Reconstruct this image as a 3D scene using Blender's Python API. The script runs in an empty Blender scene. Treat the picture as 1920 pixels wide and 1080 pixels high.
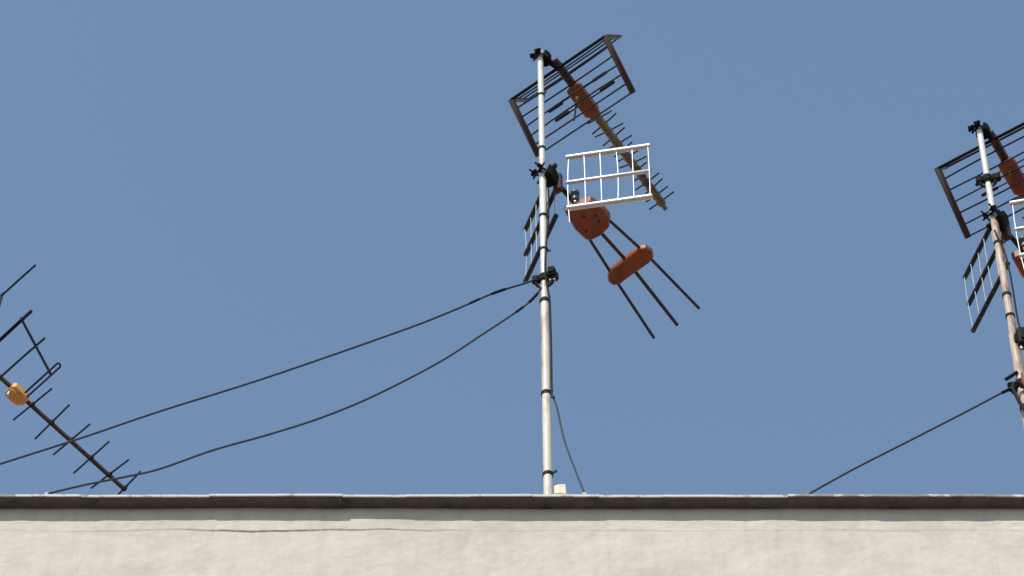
import bpy, math, random
from mathutils import Vector as V, Matrix, Euler, noise
random.seed(7)
R = math.radians
scene = bpy.context.scene
col = scene.collection

# ------------------------------------------------------------------ camera, sky, sun, exposure
CAM_EL = 52.0
FPX = 5300 * math.tan(R(CAM_EL))
cam_data = bpy.data.cameras.new('camera')
cam = bpy.data.objects.new('camera', cam_data)
col.objects.link(cam)
cam_data.sensor_fit = 'HORIZONTAL'
cam_data.sensor_width = 36.0
cam_data.lens = 36.0 * FPX / 1920.0
cam_data.clip_start = 0.1
cam_data.clip_end = 6000
cam.location = (0, -9.427, 1.6)
cam.rotation_euler = (R(90 + CAM_EL), 0, 0)
scene.camera = cam
scene.render.resolution_x, scene.render.resolution_y = 1024, 576

SUN_EL, SUN_AZ = 46.5, -27.0            # azimuth measured from straight behind the camera, to the left
sun_dir = V((math.sin(R(SUN_AZ)) * math.cos(R(SUN_EL)), -math.cos(R(SUN_AZ)) * math.cos(R(SUN_EL)), math.sin(R(SUN_EL))))
world = bpy.data.worlds.new('World')
scene.world = world
world.use_nodes = True
wn = world.node_tree
bg = wn.nodes['Background']
sky = wn.nodes.new('ShaderNodeTexSky')
sky.sky_type = 'NISHITA'
sky.sun_disc = False
sky.sun_elevation = R(SUN_EL)
sky.sun_rotation = math.atan2(sun_dir.x, sun_dir.y)
sky.altitude = 20
sky.air_density = 1.6
sky.dust_density = 0.0
sky.ozone_density = 1.2
wn.links.new(sky.outputs[0], bg.inputs[0])
bg.inputs[1].default_value = 0.15

sun_data = bpy.data.lights.new('sun', 'SUN')
sun_data.energy = 4.7
sun_data.angle = R(0.53)
sun_data.color = (1.0, 0.93, 0.83)
sun = bpy.data.objects.new('sun', sun_data)
col.objects.link(sun)
sun.rotation_euler = sun_dir.to_track_quat('Z', 'Y').to_euler()
sun.location = (-3, -12, 25)

scene.view_settings.view_transform = 'Standard'
scene.view_settings.look = 'None'
scene.view_settings.exposure = 0.0
scene.view_settings.gamma = 1.0
scene.view_settings.use_curve_mapping = False


# ------------------------------------------------------------------ materials
def mat(name, c1, c2=None, scale=20.0, rough=0.6, metal=0.0, bump=0.0, bscale=None, c3=None, c3scale=6.0, c3lo=0.55, c3hi=0.7, spec=0.5, stretch=None, streak=None):
    m = bpy.data.materials.new(name)
    m.use_nodes = True
    nt = m.node_tree
    N, L = nt.nodes, nt.links
    p = N['Principled BSDF']
    p.inputs['Roughness'].default_value = rough
    p.inputs['Metallic'].default_value = metal
    p.inputs['Specular IOR Level'].default_value = spec
    geo = N.new('ShaderNodeNewGeometry')
    src = geo.outputs['Position']
    if stretch:
        mp = N.new('ShaderNodeMapping')
        mp.inputs['Scale'].default_value = stretch
        L.new(src, mp.inputs['Vector'])
        src = mp.outputs[0]
    c2 = c2 or c1
    n1 = N.new('ShaderNodeTexNoise')
    n1.inputs['Scale'].default_value = scale
    n1.inputs['Detail'].default_value = 6
    n1.inputs['Roughness'].default_value = 0.65
    L.new(src, n1.inputs['Vector'])
    r1 = N.new('ShaderNodeValToRGB')
    r1.color_ramp.elements[0].position = 0.32
    r1.color_ramp.elements[0].color = (*c1, 1)
    r1.color_ramp.elements[1].position = 0.68
    r1.color_ramp.elements[1].color = (*c2, 1)
    L.new(n1.outputs[0], r1.inputs[0])
    out = r1.outputs[0]
    if c3:
        n2 = N.new('ShaderNodeTexNoise')
        n2.inputs['Scale'].default_value = c3scale
        n2.inputs['Detail'].default_value = 8
        n2.inputs['Roughness'].default_value = 0.7
        L.new(src, n2.inputs['Vector'])
        r2 = N.new('ShaderNodeValToRGB')
        r2.color_ramp.elements[0].position = c3lo
        r2.color_ramp.elements[0].color = (0, 0, 0, 1)
        r2.color_ramp.elements[1].position = c3hi
        r2.color_ramp.elements[1].color = (1, 1, 1, 1)
        L.new(n2.outputs[0], r2.inputs[0])
        mx = N.new('ShaderNodeMix')
        mx.data_type = 'RGBA'
        L.new(r2.outputs[0], mx.inputs[0])
        L.new(out, mx.inputs[6])
        mx.inputs[7].default_value = (*c3, 1)
        out = mx.outputs[2]
    if streak:
        mp2 = N.new('ShaderNodeMapping')
        mp2.inputs['Scale'].default_value = (13, 13, 1.1)
        L.new(geo.outputs['Position'], mp2.inputs['Vector'])
        n3 = N.new('ShaderNodeTexNoise')
        n3.inputs['Scale'].default_value = 1.0
        n3.inputs['Detail'].default_value = 7
        n3.inputs['Roughness'].default_value = 0.7
        L.new(mp2.outputs[0], n3.inputs['Vector'])
        r3 = N.new('ShaderNodeMapRange')
        r3.inputs[1].default_value = .50
        r3.inputs[2].default_value = .78
        r3.inputs[3].default_value = 0.0
        r3.inputs[4].default_value = 0.55
        L.new(n3.outputs[0], r3.inputs[0])
        n4 = N.new('ShaderNodeTexNoise')
        n4.inputs['Scale'].default_value = 260
        n4.inputs['Detail'].default_value = 3
        L.new(geo.outputs['Position'], n4.inputs['Vector'])
        r4 = N.new('ShaderNodeMapRange')
        r4.inputs[1].default_value = .62
        r4.inputs[2].default_value = .74
        r4.inputs[3].default_value = 0.0
        r4.inputs[4].default_value = 0.55
        L.new(n4.outputs[0], r4.inputs[0])
        mxx = N.new('ShaderNodeMath')
        mxx.operation = 'MAXIMUM'
        L.new(r3.outputs[0], mxx.inputs[0])
        L.new(r4.outputs[0], mxx.inputs[1])
        m3 = N.new('ShaderNodeMix')
        m3.data_type = 'RGBA'
        L.new(mxx.outputs[0], m3.inputs[0])
        L.new(out, m3.inputs[6])
        m3.inputs[7].default_value = (*streak, 1)
        out = m3.outputs[2]
    L.new(out, p.inputs['Base Color'])
    if bump:
        nb = N.new('ShaderNodeTexNoise')
        nb.inputs['Scale'].default_value = bscale or scale * 3
        nb.inputs['Detail'].default_value = 7
        L.new(geo.outputs['Position'], nb.inputs['Vector'])
        b = N.new('ShaderNodeBump')
        b.inputs['Strength'].default_value = 1.0
        b.inputs['Distance'].default_value = bump
        L.new(nb.outputs[0], b.inputs['Height'])
        L.new(b.outputs[0], p.inputs['Normal'])
    return m


M = {
    'plaster': mat('whitewashed_plaster', (.51, .468, .43), (.59, .545, .508), 9, .9, bump=.0034, bscale=30, c3=(.44, .405, .345), c3scale=2.6, c3lo=.50, c3hi=.72, spec=.2, streak=(.39, .35, .30)),
    'clay': mat('brown_clay_tile', (.105, .082, .070), (.155, .120, .10), 18, .9, bump=.002, c3=(.05, .05, .045), c3scale=11, spec=.2),
    'limewash': mat('limewashed_edge', (.52, .51, .50), (.64, .63, .62), 30, .9, c3=(.26, .23, .20), c3scale=19, c3lo=.54, c3hi=.64, spec=.2),
    'limewash_worn': mat('worn_limewash_edge', (.22, .19, .17), (.34, .31, .29), 25, .9, c3=(.62, .60, .57), c3scale=13, c3lo=.57, c3hi=.64, spec=.2),
    'pole_white': mat('cream_painted_steel', (.57, .54, .49), (.69, .665, .62), 26, .5, .0, c3=(.40, .31, .23), c3scale=20, c3lo=.52, c3hi=.66, stretch=(1, 1, .25)),
    'pole_beige': mat('weathered_beige_steel', (.50, .44, .37), (.66, .60, .53), 20, .55, .0, c3=(.27, .19, .13), c3scale=16, c3lo=.52, c3hi=.68, stretch=(1, 1, .2)),
    'pole_rust': mat('rusty_galvanised_steel', (.40, .30, .23), (.57, .47, .40), 22, .6, .0, c3=(.17, .07, .035), c3scale=16, c3lo=.48, c3hi=.62, stretch=(1, 1, .25)),
    'alu': mat('bright_aluminium', (.62, .61, .585), (.74, .73, .71), 30, .42, .35, c3=(.40, .34, .26), c3scale=17, c3lo=.55, c3hi=.70),
    'alu_rod': mat('thin_aluminium_rod', (.50, .52, .55), (.60, .62, .65), 30, .45, .35),
    'alu_shade': mat('shaded_thin_rod', (.26, .26, .27), (.42, .42, .43), 30, .55, .2),  # thin rods of the left wing, with its shade put into the grey
    'alu_dull': mat('dull_grey_aluminium', (.05, .05, .055), (.10, .10, .105), 40, .5, .4),
    'rod_dark': mat('dark_and_shaded_rod', (.012, .013, .017), (.028, .029, .034), 40, .6, .0, spec=.25),  # dark rods; on the left wing's bars this colour stands in for shade
    'rust_rod': mat('rust_brown_tube', (.040, .024, .017), (.085, .050, .034), 40, .65, .0, c3=(.13, .055, .028), c3scale=22, c3lo=.55, c3hi=.68, spec=.25),
    'maroon': mat('dark_red_brown_plastic', (.034, .010, .008), (.060, .018, .013), 25, .5, c3=(.03, .015, .014), c3scale=20),
    'orange': mat('faded_red_orange_plastic', (.215, .050, .014), (.31, .075, .020), 22, .5, c3=(.14, .038, .016), c3scale=17, c3lo=.45, c3hi=.68, bump=.0006, bscale=150),
    'amber': mat('amber_orange_plastic', (.62, .27, .05), (.72, .36, .09), 22, .5, c3=(.42, .17, .035), c3scale=14),
    'brass': mat('tarnished_boom_metal', (.15, .11, .06), (.25, .20, .11), 24, .55, .2, c3=(.09, .035, .018), c3scale=13, c3lo=.46, c3hi=.56),
    'black': mat('black_rubber', (.006, .006, .007), (.013, .012, .012), 30, .7, spec=.2),
    'castiron': mat('dark_cast_clamp', (.005, .005, .005), (.011, .010, .010), 30, .8, .0, c3=(.04, .018, .012), c3scale=25, c3lo=.62, c3hi=.72, spec=.15),
    'wire': mat('dark_grey_wire', (.024, .028, .040), (.046, .050, .066), 40, .6, .0, spec=.25),
    'zinc': mat('zinc_hardware', (.52, .51, .48), (.66, .65, .62), 40, .4, .6),
    'mortar': mat('cream_mortar', (.74, .66, .50), (.82, .76, .64), 40, .95, bump=.003, bscale=90),
    'roof': mat('roof_clay_paving', (.28, .13, .08), (.36, .18, .11), 6, .9, bump=.003),
    'asphalt': mat('asphalt', (.042, .042, .044), (.065, .064, .062), 25, .95, bump=.004),
    'earth': mat('dry_earth', (.09, .075, .055), (.13, .11, .08), 4, .95, bump=.01),
    'paving': mat('concrete_paving', (.26, .25, .24), (.34, .33, .31), 8, .95, bump=.003),
}


# ------------------------------------------------------------------ mesh helpers
class MB:
    def __init__(s):
        s.v, s.f, s.mi, s.k = [], [], [], 0

    def add(s, verts, faces):
        o = len(s.v)
        s.v += [tuple(p) for p in verts]
        s.f += [tuple(i + o for i in f) for f in faces]
        s.mi += [s.k] * len(faces)

    def tube(s, pts, r, n=10, cap=True):
        pts = [V(p) for p in pts]
        rr = r if isinstance(r, (list, tuple)) else [r] * len(pts)
        vs, fs = [], []
        t0 = (pts[1] - pts[0]).normalized()
        a = t0.orthogonal().normalized()
        for i, p in enumerate(pts):
            t = (pts[min(i + 1, len(pts) - 1)] - pts[max(i - 1, 0)]).normalized()
            a = (a - t * a.dot(t)).normalized()
            b = t.cross(a)
            for k in range(n):
                w = 2 * math.pi * k / n
                vs.append(p + (a * math.cos(w) + b * math.sin(w)) * rr[i])
        for i in range(len(pts) - 1):
            for k in range(n):
                fs.append((i * n + k, i * n + (k + 1) % n, (i + 1) * n + (k + 1) % n, (i + 1) * n + k))
        if cap:
            fs.append(tuple(range(n - 1, -1, -1)))
            fs.append(tuple((len(pts) - 1) * n + k for k in range(n)))
        s.add(vs, fs)
        return s

    def box(s, c, size, rot=None, bev=0.0):
        """box with chamfered edges along its local z, y and x"""
        c = V(c)
        hx, hy, hz = [d / 2 for d in size]
        b = min(bev, hx * .9, hy * .9, hz * .9)
        rot = rot or Matrix.Identity(3)
        if b <= 0:
            vs = [V((x, y, z)) for z in (-hz, hz) for y in (-hy, hy) for x in (-hx, hx)]
            fs = [(0, 2, 3, 1), (4, 5, 7, 6), (0, 1, 5, 4), (2, 6, 7, 3), (0, 4, 6, 2), (1, 3, 7, 5)]
        else:
            def ring(ix, iy, z):
                return [V((ix, -iy + b, z)), V((ix, iy - b, z)), V((ix - b, iy, z)), V((-ix + b, iy, z)),
                        V((-ix, iy - b, z)), V((-ix, -iy + b, z)), V((-ix + b, -iy, z)), V((ix - b, -iy, z))]
            vs = ring(hx - b, hy - b, -hz) + ring(hx, hy, -hz + b) + ring(hx, hy, hz - b) + ring(hx - b, hy - b, hz)
            fs = [tuple(range(7, -1, -1)), tuple(range(24, 32))]
            for q in range(3):
                for k in range(8):
                    fs.append((q * 8 + k, q * 8 + (k + 1) % 8, q * 8 + 8 + (k + 1) % 8, q * 8 + 8 + k))
        s.add([c + rot @ p for p in vs], fs)
        return s

    def prism(s, outline, z0, z1, rot=None, off=(0, 0, 0), bev=0.0):
        """outline (x, y) extruded from z0 to z1 with softened rims"""
        n = len(outline)
        cx = sum(p[0] for p in outline) / n
        cy = sum(p[1] for p in outline) / n
        off = V(off)
        rot = rot or Matrix.Identity(3)
        lv = [(z0, bev), (z0 + bev, 0), (z1 - bev, 0), (z1, bev)] if bev else [(z0, 0), (z1, 0)]
        vs, fs = [], []
        for z, b in lv:
            for x, y in outline:
                d = V((x - cx, y - cy))
                q = d - d.normalized() * b
                vs.append(off + rot @ V((cx + q.x, cy + q.y, z)))
        for q in range(len(lv) - 1):
            for k in range(n):
                fs.append((q * n + k, q * n + (k + 1) % n, (q + 1) * n + (k + 1) % n, (q + 1) * n + k))
        fs.append(tuple(range(n - 1, -1, -1)))
        fs.append(tuple((len(lv) - 1) * n + k for k in range(n)))
        s.add(vs, fs)
        return s

    def build(s, name, m, parent=None, smooth=True, world=False):
        me = bpy.data.meshes.new(name)
        vs = s.v
        if world and parent is not None:
            inv = root_matrix(parent).inverted()
            vs = [tuple(inv @ V(p)) for p in vs]
        me.from_pydata(vs, [], s.f)
        ms = m if isinstance(m, (list, tuple)) else [m]
        for q in ms:
            me.materials.append(M[q])
        for p, i in zip(me.polygons, s.mi):
            p.material_index = min(i, len(ms) - 1)
        if smooth:
            for p in me.polygons:
                p.use_smooth = True
            try:
                me.set_sharp_from_angle(angle=R(38))
            except Exception:
                pass
        me.update()
        o = bpy.data.objects.new(name, me)
        col.objects.link(o)
        o.parent = parent
        return o


def root_matrix(o):
    m = Matrix.Identity(4)
    while o is not None:
        m = Matrix.LocRotScale(o.location, o.rotation_euler, None) @ m
        o = o.parent
    return m


def tag(o, label=None, cat=None, group=None, kind=None):
    for k, v in (('label', label), ('category', cat), ('group', group), ('kind', kind)):
        if v:
            o[k] = v
    return o


def thing(name, loc, label, cat, rot=(0, 0, 0), group=None):
    o = bpy.data.objects.new(name, None)
    o.empty_display_size = 0.05
    col.objects.link(o)
    o.location = loc
    o.rotation_euler = rot
    return tag(o, label, cat, group)


def rod(name, p0, p1, r, m, parent, bend=0.0, n=8, world=False):
    p0, p1 = V(p0), V(p1)
    d = p1 - p0
    pts = [p0, p1]
    if bend:
        a = d.normalized().orthogonal()
        a.rotate(Matrix.Rotation(random.uniform(0, 6.28), 3, d.normalized()))
        a *= bend * d.length * random.uniform(.3, 1)
        pts = [p0 + d * t + a * (4 * t * (1 - t)) for t in (0, .25, .5, .75, 1)]
    return MB().tube(pts, r, n).build(name, m, parent, world=world)


def curve(pts, steps=8):
    P = [V(p) for p in pts]
    P = [P[0] * 2 - P[1]] + P + [P[-1] * 2 - P[-2]]
    out = []
    for i in range(1, len(P) - 2):
        a, b, c, d = P[i - 1:i + 3]
        for k in range(steps):
            t = k / steps
            out.append(.5 * (2 * b + (c - a) * t + (2 * a - 5 * b + 4 * c - d) * t * t + (3 * b - a - 3 * c + d) * t ** 3))
    out.append(P[-2])
    return out


def basis(x, up=(0, 0, 1)):
    """matrix whose columns are x (forward), y (left), z (up)"""
    x = V(x).normalized()
    y = V(up).cross(x).normalized()
    z = x.cross(y)
    return Matrix((x, y, z)).transposed()


# ------------------------------------------------------------------ the setting: street, pavement, building
def sheet(name, x0, x1, y0, y1, z0, z1, m):
    o = MB().box(((x0 + x1) / 2, (y0 + y1) / 2, (z0 + z1) / 2), (x1 - x0, y1 - y0, z1 - z0)).build(name, m, smooth=False)
    return tag(o, kind='structure')


g = MB()
g.add([(-2500, -2500, -.03), (2500, -2500, -.03), (2500, 2500, -.03), (-2500, 2500, -.03)], [(0, 1, 2, 3)])
tag(g.build('ground', 'earth', smooth=False), kind='structure')
sheet('road', -200, 200, -13.5, -2.2, -.02, 0.0, 'asphalt')
sheet('pavement', -200, 200, -2.2, .1, -.02, .13, 'paving')

Z_SOFFIT, T_COPE = 12.258, 0.016
Z_TOP = Z_SOFFIT + T_COPE
BX0, BX1, BY1 = -6.0, 6.0, 9.0

house = thing('white_building', (0, 0, 0), 'white rendered building whose parapet fills the bottom of the view', 'building')


def px_wall_x(u):
    return (u - 960) * 0.002235


def ledge(x, z):
    """old coat of render along the top of the parapet: a few millimetres proud, ragged lower edge"""
    zc = 12.130 + .010 * noise.noise(V((x * 2.6, 3.1, 0))) + .006 * noise.noise(V((x * 7.5, 3.1, 0))) + .003 * noise.noise(V((x * 17, 8.2, 0)))
    a = px_wall_x(470)
    b = px_wall_x(790)
    w = .42 + .9 * noise.noise(V((x * 1.1, 21.0, 0)))
    near = max(0, min(1, (x - a + .25) / .3)) * max(0, min(1, (b + .25 - x) / .3))
    w = max(0.0, min(1, w)) * .5 + near * .75
    t = max(0, min(1, (z - zc) / .004 + .5))
    return -.0050 * w * t


w = MB()
xs = [BX0] + [-2.9 + i * .0145 for i in range(401)] + [BX1]
zs = [12.258 - i * .003 for i in range(54)]
while zs[-1] > 11.5:
    zs.append(zs[-1] - .016)
zs += [8.0, 4.0, 0.0]
vv, ff = [], []
for z in zs:
    for x in xs:
        y = 0.0
        if -2.95 < x < 2.95 and z > 11.4:
            y = ledge(x, z) + .0022 * noise.noise(V((x * 7, z * 9, 0))) + .0030 * noise.noise(V((x * 2.2, z * 3, 4))) + .0010 * noise.noise(V((x * 28, z * 30, 2)))
            q = noise.noise(V((x * 12 + 40, z * 16, 9)))
            if q > .5:
                y += .010 * (q - .5)
        vv.append((x, y, z))
nx = len(xs)
for j in range(len(zs) - 1):
    for i in range(nx - 1):
        ff.append((j * nx + i, (j + 1) * nx + i, (j + 1) * nx + i + 1, j * nx + i + 1))
w.add(vv, ff)
# side walls, back wall and the inner face of the parapet
w.add([(BX0, 0, 0), (BX0, BY1, 0), (BX0, BY1, Z_SOFFIT), (BX0, 0, Z_SOFFIT)], [(0, 3, 2, 1)])
w.add([(BX1, 0, 0), (BX1, BY1, 0), (BX1, BY1, Z_SOFFIT), (BX1, 0, Z_SOFFIT)], [(0, 1, 2, 3)])
w.add([(BX0, BY1, 0), (BX1, BY1, 0), (BX1, BY1, Z_SOFFIT), (BX0, BY1, Z_SOFFIT)], [(0, 3, 2, 1)])
w.add([(BX0, .24, 11.55), (BX1, .24, 11.55), (BX1, .24, Z_SOFFIT), (BX0, .24, Z_SOFFIT)], [(0, 3, 2, 1)])
w.build('wall', 'plaster', house)
MB().box((0, (BY1 + .24) / 2, 11.45), (BX1 - BX0 - .02, BY1 - .26, .2)).build('roof', 'roof', house, smooth=False)

coping = MB().box((0, .106, Z_SOFFIT + .0085), (BX1 - BX0 - .01, .316, .008)).build('coping', 'clay', house, smooth=False)
x = BX0
k = 0
while x < BX1 - .05:
    wd = random.choice((.245, .25, .255, .26))
    over = .065 + random.uniform(-.0035, .0035)
    dz = random.uniform(-.0012, .0016)
    tilt = random.uniform(-.0012, .0012)
    worn = x > 1.02 and random.random() < .8 or random.random() < .10
    c = MB()
    x0, x1 = x + .0003, min(x + wd, BX1) - .0003
    nseg = 5
    rings = []
    for i in range(nseg + 1):
        xx = x0 + (x1 - x0) * i / nseg
        jy = .0016 * noise.noise(V((xx * 31, 2, 0)))
        zt = Z_TOP + dz + tilt * (i / nseg - .5) + .0008 * noise.noise(V((xx * 40, 5, 0)))
        zb = Z_SOFFIT - .0005 + dz + tilt * (i / nseg - .5) + .0015 * noise.noise(V((xx * 22, 11, 0)))
        rings.append([(xx, -over + jy + .0025, zb), (xx, -over + jy, zb + .003), (xx, -over + jy, zt - .003), (xx, -over + jy + .003, zt), (xx, .27, zt), (xx, .27, zb)])
    vs = [p for r_ in rings for p in r_]
    for a, kk in ((0, 1), (1, 1), (2, 1), (3, 1), (4, 0), (5, 0)):
        c.k = kk
        c.add([], [])
        for i in range(nseg):
            c.f.append((i * 6 + a, (i + 1) * 6 + a, (i + 1) * 6 + (a + 1) % 6, i * 6 + (a + 1) % 6))
            c.mi.append(kk)
    c.v = vs
    c.f.append((5, 4, 3, 2, 1, 0)); c.mi.append(0)
    c.f.append(tuple(nseg * 6 + q for q in range(6))); c.mi.append(0)
    c.build('coping_tile', ['clay', 'limewash_worn' if worn else 'limewash'], coping, smooth=False)
    x += wd
    k += 1


# ------------------------------------------------------------------ masts
def band(parent, x, y, z, r, h, m='black', tail=None, tilt=0.0):
    b = MB()
    pts = []
    t = Matrix.Rotation(tilt, 3, 'X')
    for kz, rr in ((-h / 2, r), (-h / 2, r + .0035), (h / 2, r + .0035), (h / 2, r)):
        pts.append([V((x, y, z)) + t @ V((rr * math.cos(a * math.pi / 8), rr * math.sin(a * math.pi / 8), kz)) for a in range(16)])
    vs = [p for q in pts for p in q]
    fs = [(q * 16 + a, q * 16 + (a + 1) % 16, ((q + 1) % 4) * 16 + (a + 1) % 16, ((q + 1) % 4) * 16 + a) for q in range(4) for a in range(16)]
    b.add(vs, fs)
    if tail:
        d = V(tail)
        b.box(V((x, y, z)) + d.normalized() * (r + d.length / 2), (d.length, .005, h * .7), basis(d))
    return b.build('tape_band', m, parent, world=True)


def mast(name, base, top, sections, label, mats, group='antenna masts on the parapet'):
    """sections: list of (z_top, radius)"""
    t = thing(name, base, label, 'mast', group=group)
    b, tp = V(base), V(top)
    z0 = base[2]
    for i, (z1, r) in enumerate(sections):
        f0, f1 = (z0 - b.z) / (tp.z - b.z), (z1 - b.z) / (tp.z - b.z)
        p0, p1 = b.lerp(tp, f0), b.lerp(tp, f1)
        MB().tube([p0, p0.lerp(p1, .33), p0.lerp(p1, .66), p1], r, 20).build('pole', mats[i], t, world=True)
        z0 = z1 - .002
    return t


def at_mast(base, top, z):
    b, tp = V(base), V(top)
    return b.lerp(tp, (z - b.z) / (tp.z - b.z))


MC0, MC1 = (.1423, -.042, Z_TOP), (.130, -.042, 15.38)
mc = mast('antenna_mast', MC0, MC1, [(13.517, .0185), (14.42, .0155), (15.38, .0135)],
          'tall cream antenna mast standing whole in the middle of the view', ['pole_beige', 'pole_white', 'pole_white'])
for z, r, h, tl in ((12.41, .0185, .016, (.02, -.01, .004)), (12.912, .0185, .018, (.018, -.006, -.02)), (13.517, .0185, .022, None), (13.875, .0155, .012, (.016, -.006, -.01)), (14.114, .0155, .014, (.014, -.01, -.012)), (14.614, .0135, .012, None), (15.026, .0135, .010, (.014, -.012, 0))):
    p = at_mast(MC0, MC1, z)
    band(mc, p.x, p.y, z, r, h, tail=tl, tilt=random.uniform(-.15, .15))
fb = MB().prism([(.165, -.062), (.186, -.064), (.212, -.058), (.217, -.02), (.20, .005), (.166, .002)], Z_TOP - .002, Z_TOP + .066, bev=.009)
fb.v = [(x_ + .004 * noise.noise(V((x_ * 60, y_ * 60, z_ * 60))), y_, z_ + (.35 * (x_ - .19) + .006 * noise.noise(V((x_ * 50, y_ * 50, 3))) if z_ > Z_TOP + .03 else 0)) for x_, y_, z_ in fb.v]
fb.build('mortar_block', 'mortar', mc, smooth=False, world=True)


def guy_ring(parent, base, top, z, r):
    p = at_mast(base, top, z)
    ring = MB().tube([(p.x, p.y, z - .022), (p.x, p.y, z - .018), (p.x, p.y, z + .018), (p.x, p.y, z + .022)], [r + .003, r + .008, r + .008, r + .003], 18).build('guy_ring', 'castiron', parent, world=True)
    for a, s in ((-12, 1.5), (168, 1.25), (80, 1)):
        d = V((math.cos(R(a)), math.sin(R(a)), 0))
        lug = MB().box(p + d * (r + .017 * s) + V((0, 0, .004)), (.026 * s, .026, .046), basis(d), .007)
        lug.tube([p + d * (r + .022) + V((0, 0, -.012)), p + d * (r + .016) + V((0, 0, -.035)), p + d * (r + .004) + V((0, 0, -.055))], [.010, .008, .004], 8)
        o = lug.build('lug', 'castiron', ring)
        o.data.transform(root_matrix(parent).inverted())
    return ring


guy_ring(mc, MC0, MC1, 13.674, .0155)

MR0, MR1 = (2.072, -.042, Z_TOP), (2.086, -.042, 14.80)
mr = mast('antenna_mast', MR0, MR1, [(13.30, .0200), (14.10, .0165), (14.80, .0135)],
          'rust-streaked antenna mast crowded with hardware at the right edge', ['pole_rust', 'pole_rust', 'pole_white'])
for z, r, h, tl in ((13.56, .0165, .014, None), (13.42, .0165, .012, None), (13.92, .0165, .014, (.016, -.01, -.004)), (14.36, .0135, .012, None), (12.82, .02, .02, None)):
    p = at_mast(MR0, MR1, z)
    band(mr, p.x, p.y, z, r, h, tail=tl, tilt=random.uniform(-.15, .15))
guy_ring(mr, MR0, MR1, 12.965, .0200)
guy_ring(mr, MR0, MR1, 14.385, .0135)

ML0, ML1 = (-2.262, -.042, Z_TOP), (-2.258, -.042, 13.42)
ml = mast('antenna_mast', ML0, ML1, [(12.9, .0185), (13.42, .0155)],
          'short antenna mast just beyond the left edge that carries the drooping antenna', ['pole_beige', 'pole_white'])
p = at_mast(ML0, ML1, 12.5)
band(ml, p.x, p.y, 12.5, .0185, .016)


# ------------------------------------------------------------------ hardware shared by the antennas
def mast_clamp(parent, p, r, d, threads=True, scale=1.0):
    """cast saddle on the side d of the mast at p, with U-bolt threads and wing nuts sticking out on the other side"""
    p, d = V(p), V(d).normalized()
    B = basis(d)
    c = MB()
    pr = [(-.004, -.034), (.020, -.034), (.044, -.020), (.052, 0), (.044, .020), (.020, .034), (-.004, .034), (.004, .0)]
    c.prism([(x * scale + r * .5, y * scale) for x, y in pr], -.030 * scale, .030 * scale, B, p, .004)
    cl = c.build('mast_clamp', 'castiron', parent, world=True)
    if threads:
        inv = root_matrix(parent).inverted()
        for sz in (-1, 1):
            s = B @ V((0, sz * .024 * scale, sz * .010))
            u = MB().tube([p + s + d * .03, p + s - d * (r + .034 * scale)], .0042, 8).build('threaded_bolt', 'castiron', cl)
            u.data.transform(inv)
            q = p + s - d * (r + .015)
            wnut = MB().box(q, (.013, .036, .012), B @ Matrix.Rotation(random.uniform(-.8, .8), 3, 'X'), .003)
            wnut.tube([q + d * .010, q - d * .010], .010, 8)
            wo = wnut.build('wing_nut', 'castiron', cl)
            wo.data.transform(inv)
        bp = MB().box(p - d * (r + .004), (.008, .070 * scale, .036 * scale), B, .003).build('clamp_plate', 'castiron', cl)
        bp.data.transform(inv)
    return cl


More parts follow.
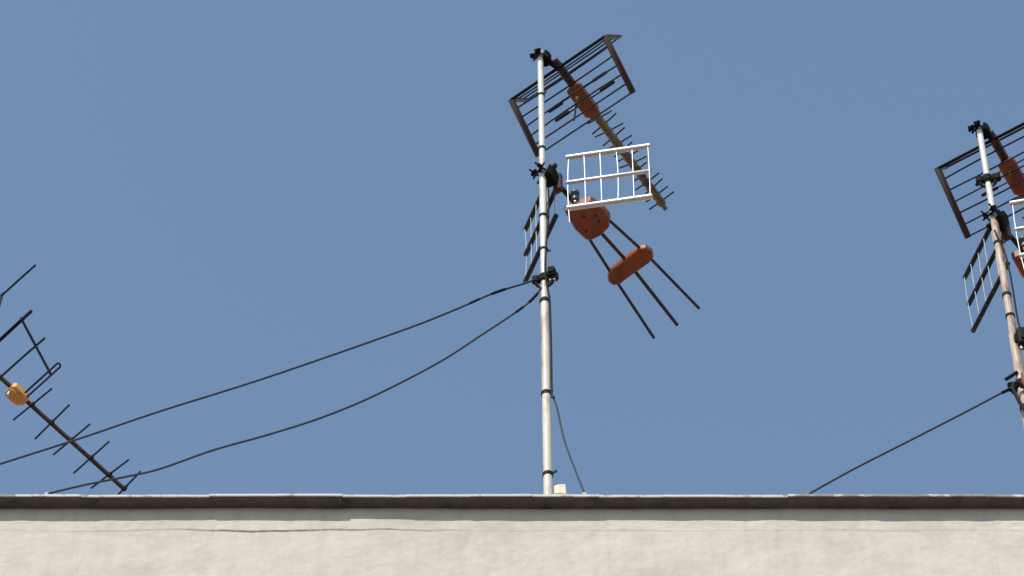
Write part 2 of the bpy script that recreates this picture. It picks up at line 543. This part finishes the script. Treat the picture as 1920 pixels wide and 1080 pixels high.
def corner_antenna(loc, az, tilt, label, P, group=None):
    """UHF aerial: x is the boom, y the rods. P holds the sizes."""
    t = thing('television_antenna', loc, label, 'antenna', (0, R(-tilt), R(az)), group or 'television antennas on the masts')
    z0 = P.get('boom_z', 0)
    Lb = P['boom']
    sag = P.get('sag', 0)

    def bz(x):
        return z0 - sag * (x / Lb) ** 2
    pts = [(x * Lb, 0, bz(x * Lb)) for x in (-.04 / Lb, .15, .4, .7, 1)]
    MB().tube([V(p) for p in pts], [P.get('boom_r', .0085) * q for q in ((1, 1, 1, .9, .6) if not P.get('square') else (1,) * 5)], 4 if P.get('square') else 10).build('boom', P['boom_m'], t)
    if P.get('sleeve'):
        MB().tube([(-.035, 0, bz(0)), (.0, 0, bz(0)), (.115, 0, bz(.115)), (.12, 0, bz(.12))], [.017, .021, .020, .016], 12).build('boom_sleeve', 'maroon', t)
    # dipole box
    bx = P['box']
    b = MB().box((bx, 0, bz(bx) - .012), (P['box_l'], P['box_w'], .052), None, .011)
    b.box((bx + P['box_l'] * .32, 0, bz(bx) - .006), (P['box_l'] * .62, P['box_w'] * .72, .040), None, .008)
    box = b.build('dipole_box', P['box_m'], t)
    MB().box((bx - .01, 0, bz(bx) - .042), (P['box_l'] * .62, P['box_w'] * .7, .010), None, .003).build('lid', P['box_m'], box)
    MB().tube([(bx - .03, 0, bz(bx) - .038), (bx - .03, 0, bz(bx) - .062)], .007, 10).build('cable_socket', 'zinc', box)
    # folded dipole
    hd = P['dipole']
    if hd:
        rr = P.get('dipole_r', .0055)
        for s in (1, -1):
            for xo in (-.045, .014):
                o = .004 * random.uniform(-1, 1)
                MB().tube([(bx + xo, .008 * s, bz(bx) - .005), (bx + xo, hd * s * .50, bz(bx) - .005), (bx + xo + o, hd * s * .54, bz(bx) - .005), (bx + xo + o, hd * s * .96, bz(bx) - .005), (bx + xo + o, hd * s, bz(bx) - .005)], [.0035, .0035, rr, rr, rr * .6], 8).build('dipole_arm', 'rod_dark', t)
    # reflector panels
    H = P['half']
    for nm, ang, Lp, nr in P['panels']:
        dr = V((math.cos(R(ang)), 0, math.sin(R(ang))))
        H = P.get('half_up', P['half']) if nm == 'upper' and P.get('half_up') else P['half']
        pan = MB()
        pan.tube([(0, -H, 0), (0, H, 0)], .0075, 8)
        po = pan.build('reflector_panel', P['edge_m'], t)
        for s in (-1, 1):
            nrm = dr.cross(V((0, 1, 0)))
            if P.get('side_flat'):
                Bm = Matrix((dr, V((0, 1, 0)), dr.cross(V((0, 1, 0))))).transposed()
                c = V((0, s * H, 0)) + dr * (Lp / 2)
                MB().box(c, (Lp + .012, .030, .012), Bm, .004).build('side_bar', P['side_m'], po)
            else:
                ys = s * H * (P.get('side_y_up', .86) if nm == 'upper' else P.get('side_y', .86))
                rod('side_bar', V((0, ys, 0)) - dr * .01, V((0, ys, 0)) + dr * (Lp + .01), .0055, P['side_m'], po)
        for i in range(1, nr + 1):
            q = dr * (Lp * i / nr)
            if P.get('double_edge') and i == nr and nm == 'lower':
                o2 = dr * .010
                for s in (-1, 1):
                    lp = [q - o2 + V((0, s * H * .30, 0)), q - o2 + V((0, s * (H - .004), 0)), q - o2 * .5 + V((0, s * H, 0)), q + o2 * .5 + V((0, s * H, 0)), q + o2 + V((0, s * (H - .004), 0)), q + o2 + V((0, s * H * .30, 0))]
                    MB().tube(lp, .0044, 8).build('rod', 'rod_dark', po)
            else:
                hh = H * (P.get('rod_h', .98))
                up = P.get('up_tilt', 0) if nm == 'upper' else 0
                rod('rod', q + V((0, -hh, up + random.uniform(-.004, .004))), q + V((0, hh, random.uniform(-.004, .004))), P.get('rod_r', .0040), 'rod_dark', po, .010)
    # directors
    for x, hl in P['directors']:
        d = MB()
        vz = P.get('v', 0)
        sk = random.uniform(-.012, .012) if P.get('sleeve') else random.uniform(-.010, .010)
        d.tube([(x + sk, -hl, bz(x) + .012 + vz), (x, 0, bz(x) + .012), (x - sk, hl, bz(x) + .012 + vz)], P.get('dir_r', .0032), 8)
        do = d.build('director', P.get('dir_m', 'rod_dark'), t)
        MB().box((x, 0, bz(x) + .006), (P.get('mount', .026), P.get('mount', .030), .026), None, .004).build('director_mount', P['mount_m'], do)
    return t


# upper antenna on the middle mast
H = (.2105, 0.0, 15.304)
ua = corner_antenna(H, 50.5, -20.0, 'television antenna with tilted rod panel and dipole box at the top of the middle mast',
    dict(boom=.835, boom_m='brass', boom_r=.0175, mount=.036, boom_z=.026, sag=.004, box=.190, box_l=.165, box_w=.074, box_m='orange', sleeve=True, dipole=.175, dipole_r=.0085,
         half=.277, panels=[('lower', -30, .30, 6), ('upper', 67, .16, 3)], edge_m='rod_dark', side_m='maroon', side_flat=True,
         directors=[(.305 + i * .0375, random.uniform(.052, .082)) for i in range(14)], v=.012, dir_r=.0038, mount_m='brass'))
pm = at_mast(MC0, MC1, 15.338)
mast_clamp(ua, pm, .0135, (.85, .5, -.1), scale=.92)
MB().tube([pm + V((.02, .01, 0)), V(H) + V((.0, 0, .004))], [.016, .013], 10).build('mount_arm', 'castiron', ua, world=True)
MB().tube(curve([(.165, 0, -.045), (.175, .004, -.09), (.20, .012, -.16), (.21, .014, -.20)], 6), .0045, 8).build('cable_tail', 'black', ua)


# ------------------------------------------------------------------ triple-boom antennas
def triple_antenna(loc, az, label, mast_p, mast_r, LA=.415, LB=.425, angA=-64, angB=56, hz=.187, roll=0.0, nrod=6):
    t = thing('triple_boom_antenna', loc, label, 'antenna', (R(roll), 0, R(az)), 'triple-boom antennas below the tilted ones')
    for ang, L, s0 in ((angA, LA, .035), (angB, LB, .03)):
        d = V((math.cos(R(ang)), math.sin(R(ang)), 0))
        side = V((-d.y, d.x, 0))
        wing = None
        for i, z in enumerate((0, hz, -hz)):
            # flat-section bars with rounded edges
            p0, p1 = d * s0 + V((0, 0, z)), d * (L + random.uniform(-.006, .004)) + V((0, 0, z))
            rb = (.0125 if i else .0095) if ang < 0 else .011
            b = MB().tube([p0, p0 + d * .003, p1 - d * .003, p1], [rb * .8, rb, rb, rb * .8], 14)
            o = b.build('reflector_wing' if wing is None else 'bar', 'alu' if ang < 0 else 'rod_dark', t if wing is None else wing)  # same aluminium on both wings; left one painted dark for its shade
            if wing is None:
                wing = o
        for i in range(nrod):
            f = i / (nrod - 1)
            q = d * (s0 + .012 + (L - s0 - .024) * f) - side * .004 * (1 if ang < 0 else -1)
            top = hz + .012
            bot = -hz - (.012 if i else .11 if ang < 0 else .012)
            rod('rod', q + V((0, 0, bot)), q + V((random.uniform(-.004, .004), 0, top)), .0019 if ang < 0 else .0017, 'alu_rod' if ang < 0 else 'alu_shade', wing, .012)  # left wing's rods get a greyer copy, shade painted in
    # spine behind the wings
    MB().box((-.004, 0, 0), (.030, .040, .12), None, .006).build('hub', 'maroon', t)
    rod('boom', (-.03, 0, -.004), (.20, 0, -.004), .011, 'rod_dark', t, n=12)
    # red housing the three booms leave from
    hs = MB().prism([(.118, .052), (.140, -.074), (.215, -.092), (.268, -.090), (.306, -.058), (.324, .000), (.320, .044), (.302, .068), (.230, .074)], -.030, .022, None, (0, 0, -.006), .008)
    ho = hs.build('boom_housing', 'orange', t)
    for (x, y) in ((.19, .0), (.25, -.04), (.26, .035), (.215, -.045)):
        MB().tube([(x, y, -.034), (x, y, -.040)], .007, 8).build('bolt', 'maroon', ho)
    for yy, (x0, x1), (y0, ym, y1) in ((0, (.28, .935), (-.066, -.095, -.112)), (1, (.30, .955), (.0, -.002, .022)), (2, (.29, .955), (.052, .094, .150))):
        b = MB().tube([(x0 - .03, y0, -.008), (.54, ym, -.008), (x1, y1, -.008)], .0072 if yy != 1 else .0085, 8)
        b.build('boom', 'rust_rod', t)
    sp = MB().prism([(.500, -.118), (.538, -.128), (.566, -.116), (.580, -.085), (.584, -.050), (.590, .0), (.597, .06), (.601, .094), (.590, .120), (.562, .126), (.534, .112), (.517, .085), (.507, .03), (.496, -.04), (.488, -.088)], -.024, .010, None, (0, 0, 0), .005)
    sp.build('boom_spacer', 'orange', t)
    # bracket to the mast
    d = (V(loc) - V(mast_p))
    mast_clamp(t, mast_p, mast_r, d, scale=1.2)
    inv = root_matrix(t)
    MB().tube([V(mast_p) + d * .2, inv @ V((-.005, 0, .0))], [.024, .018], 10).build('mount_arm', 'castiron', t, world=True)
    cb = MB().tube([(.075, -.036, -.012), (.075, -.036, -.068)], [.021, .017], 12).build('connector_box', 'alu_dull', t)
    MB().tube([(.075, -.036, -.066), (.075, -.036, -.080)], .008, 8).build('cable_socket', 'zinc', cb)
    return t


G = (.2039, 0.0, 14.408)
ta = triple_antenna(G, 54, 'antenna with white ladder-like wings and three rods joined by red-brown spacers, on the middle mast',
                    at_mast(MC0, MC1, 14.432), .0155)

# ------------------------------------------------------------------ antennas on the right mast
HR = (2.1487, 0.0, 14.742)
ur = corner_antenna(HR, 56, -24.0, 'tilted rod-panel antenna cut off by the right edge, at the top of the rusty mast',
    dict(boom=.80, boom_m='brass', boom_r=.0175, mount=.036, boom_z=.012, sag=.004, box=.190, box_l=.165, box_w=.076, box_m='orange', sleeve=True, dipole=.175, dipole_r=.0085,
         half=.285, panels=[('lower', -26, .345, 6), ('upper', 74, .16, 3)], edge_m='rod_dark', side_m='maroon', side_flat=True,
         directors=[(.305 + i * .0375, random.uniform(.052, .082)) for i in range(13)], v=.012, dir_r=.0038, mount_m='brass'))
pm = at_mast(MR0, MR1, 14.765)
mast_clamp(ur, pm, .0135, (.85, .5, -.1), scale=.92)
MB().tube([pm + V((.02, .01, 0)), V(HR) + V((.0, 0, .004))], [.016, .013], 10).build('mount_arm', 'castiron', ur, world=True)

GR = (2.135, 0.0, 14.065)
tr = triple_antenna(GR, 52, 'antenna with white ladder-like wings cut off by the right edge, on the rusty mast',
                    at_mast(MR0, MR1, 14.11), .0165)

# ------------------------------------------------------------------ antenna on the left mast
HL = (-2.183, 0.0, 13.218)
ul = corner_antenna(HL, 43, -14.2, 'dark yagi antenna with amber box drooping behind the parapet at the left edge',
    dict(boom=.815, boom_m='rust_rod', boom_r=.0095, square=True, boom_z=-.043, box=.205, box_l=.080, box_w=.068, box_m='amber', dipole=0,
         half=.315, panels=[('lower', -35, .265, 2), ('upper', 100, .425, 1)], edge_m='rod_dark', side_m='rod_dark', side_y=.80, side_y_up=.03, half_up=.250, up_tilt=-.03, double_edge=True, rod_r=.0048, mount=.018,
         directors=[(.285, .122), (.395, .120), (.505, .118), (.617, .118), (.722, .115), (.808, .112)], dir_r=.0042, mount_m='black'))
pm = at_mast(ML0, ML1, 13.23)
mast_clamp(ul, pm, .0155, (.9, .4, 0))
MB().tube([pm + V((.02, .01, 0)), V(HL)], [.016, .013], 10).build('mount_arm', 'castiron', ul, world=True)


# ------------------------------------------------------------------ amplifier, splitter and cables
def hung_box(name, c, size, m, label, cat, rz=0):
    t = thing(name, c, label, cat, (0, 0, rz))
    b = MB().box((0, 0, 0), size, None, .006).build('case', m, t)
    MB().box((0, -size[1] / 2 - .003, .006), (size[0] * .8, .006, size[2] * .7), None, .002).build('lid', m, t)
    for k in (-1, 0, 1):
        MB().tube([(k * size[0] * .28, 0, -size[2] / 2 + .001), (k * size[0] * .28, 0, -size[2] / 2 - .018)], .006, 8).build('cable_socket', 'zinc', t)
    MB().box((-size[0] / 2 - .004, .012, 0), (.012, .03, size[2] * .5), None, .003).build('mast_strap', 'castiron', t)
    return t


hung_box('mast_amplifier', (2.112, -.062, 13.245), (.055, .05, .10), 'black', 'black amplifier box strapped to the rusty mast', 'amplifier', R(12))
hung_box('signal_splitter', (2.098, -.070, 12.955), (.05, .04, .10), 'pole_rust', 'rust-brown splitter box low on the rusty mast', 'splitter', R(-8))
hung_box('splice_box', (.1705, -.052, 13.695), (.034, .040, .052), 'castiron', 'small dark splice box on the middle mast above its guy wires', 'splice box', R(-15))


def cable(name, pts, r, m, label, cat, steps=8, group=None):
    o = MB().tube(curve(pts, steps), r, 8).build(name, m)
    return tag(o, label, cat, group)


def mp(z, dx, dy, c=True):
    p = at_mast(MC0, MC1, z) if c else at_mast(MR0, MR1, z)
    return (p.x + dx, p.y + dy, z)


inv = root_matrix(ua)
e1 = inv @ V((.21, .014, -.20))
cable('coaxial_cable', [mp(14.32, .024, .002), mp(14.2, .024, -.004), mp(14.05, .020, -.010), mp(13.93, .012, -.018), mp(13.80, .006, -.021), mp(13.70, .004, -.025), mp(13.62, .008, -.024), mp(13.56, .016, -.016), mp(13.50, .021, -.012), mp(13.2, .023, -.006), mp(12.95, .022, -.010), mp(12.915, .024, -.010)],
      .0042, 'black', 'black coaxial cable running down the middle mast', 'cable')
cable('coaxial_cable', [mp(13.98, -.012, -.028, False), mp(13.8, .02, -.02, False), mp(13.6, .028, -.008, False), mp(13.4, .026, -.012, False), mp(13.30, .030, -.018, False)],
      .0042, 'black', 'black coaxial cable running down the rusty mast', 'cable')
cable('cable_loop', [(2.095, -.075, 12.90), (2.052, -.085, 12.93), (2.028, -.090, 12.905), (2.040, -.092, 12.82), (2.062, -.092, 12.745), (2.084, -.092, 12.735), (2.098, -.085, 12.80), (2.100, -.075, 12.88)],
      .0075, 'black', 'thick black loop of cable hanging low on the rusty mast', 'cable')
MBs = MB().tube([(2.012, -.06, 12.985), (2.062, -.06, 13.03)], .008, 8)
tag(MBs.build('strap_bolt', 'castiron'), 'short dark bolt sticking out left of the rusty mast', 'bolt')


def guy(pts, r, label, tb=None, anchor=True, steps=10):
    t = thing('guy_wire', pts[-1], label, 'wire', group='guy wires of the masts')
    cp = curve(pts, steps)
    MB().tube(cp, r, 8).build('wire', 'wire', t, world=True)
    for a, b, rr in (tb or []):
        q0, q1 = V(pts[0]).lerp(V(pts[-1]), a), V(pts[0]).lerp(V(pts[-1]), b)
        # follow the wire
        i0 = min(range(len(cp)), key=lambda i: (cp[i] - q0).length)
        i1 = max(i0 + 1, min(range(len(cp)), key=lambda i: (cp[i] - q1).length))
        seg = [q for q in cp[i0:i1 + 1]]
        MB().tube(seg, [rr * .6] + [rr] * (len(seg) - 2) + [rr * .6] if len(seg) > 2 else rr, 8).build('wire_clip', 'castiron', t, world=True)
    if anchor:
        e = V(pts[-1])
        a = MB()
        a.tube([e + V((0, 0, -.03)), e + V((0, 0, .004))], .005, 8)
        a.tube([e + V((.007 * math.cos(w), 0, .007 * math.sin(w) + .001)) for w in [i * .7 for i in range(10)]], .003, 6)
        a.build('eyebolt', 'pole_rust', t, world=True)
    return t


guy([mp(13.674, -.034, 0), (0.056, -.042, 13.645), (-0.079, -.042, 13.576), (-0.245, -.042, 13.460), (-0.465, -.042, 13.321), (-1.002, -.042, 13.018), (-1.421, -.042, 12.804), (-1.728, -.042, 12.635), (-2.031, -.042, 12.478), (-2.185, -.042, 12.391)], .0045,
    'upper of two dark wires sloping from the middle mast past the left edge', [(.055, .085, .0062), (.10, .13, .0052)], anchor=False)
guy([mp(13.60, -.014, -.012), (0.096, -.042, 13.554), (0.033, -.042, 13.467), (-0.133, -.042, 13.289), (-0.306, -.042, 13.111), (-0.563, -.042, 12.899), (-0.773, -.042, 12.761), (-0.983, -.042, 12.655), (-1.190, -.042, 12.563), (-1.394, -.042, 12.449), (-1.517, -.042, 12.404), (-1.681, -.042, 12.353), (-1.826, -.042, 12.299)], .0045,
    'lower of two dark wires, sagging from the middle mast to the parapet at left', [(.015, .05, .0065), (.06, .09, .0055)])
guy([mp(12.92, .020, -.008), (0.183, -.042, 12.814), (0.209, -.042, 12.625), (0.249, -.042, 12.446), (0.285, -.042, 12.299)], .0040,
    'short dark wire dropping from the middle mast to the coping on its right')
guy([mp(12.955, -.036, 0, False), (1.975, -.042, 12.909), (1.806, -.042, 12.781), (1.577, -.042, 12.612), (1.351, -.042, 12.446), (1.162, -.042, 12.296)], .0045,
    'straight dark wire from the rusty mast down to the coping', [(.015, .06, .007)])
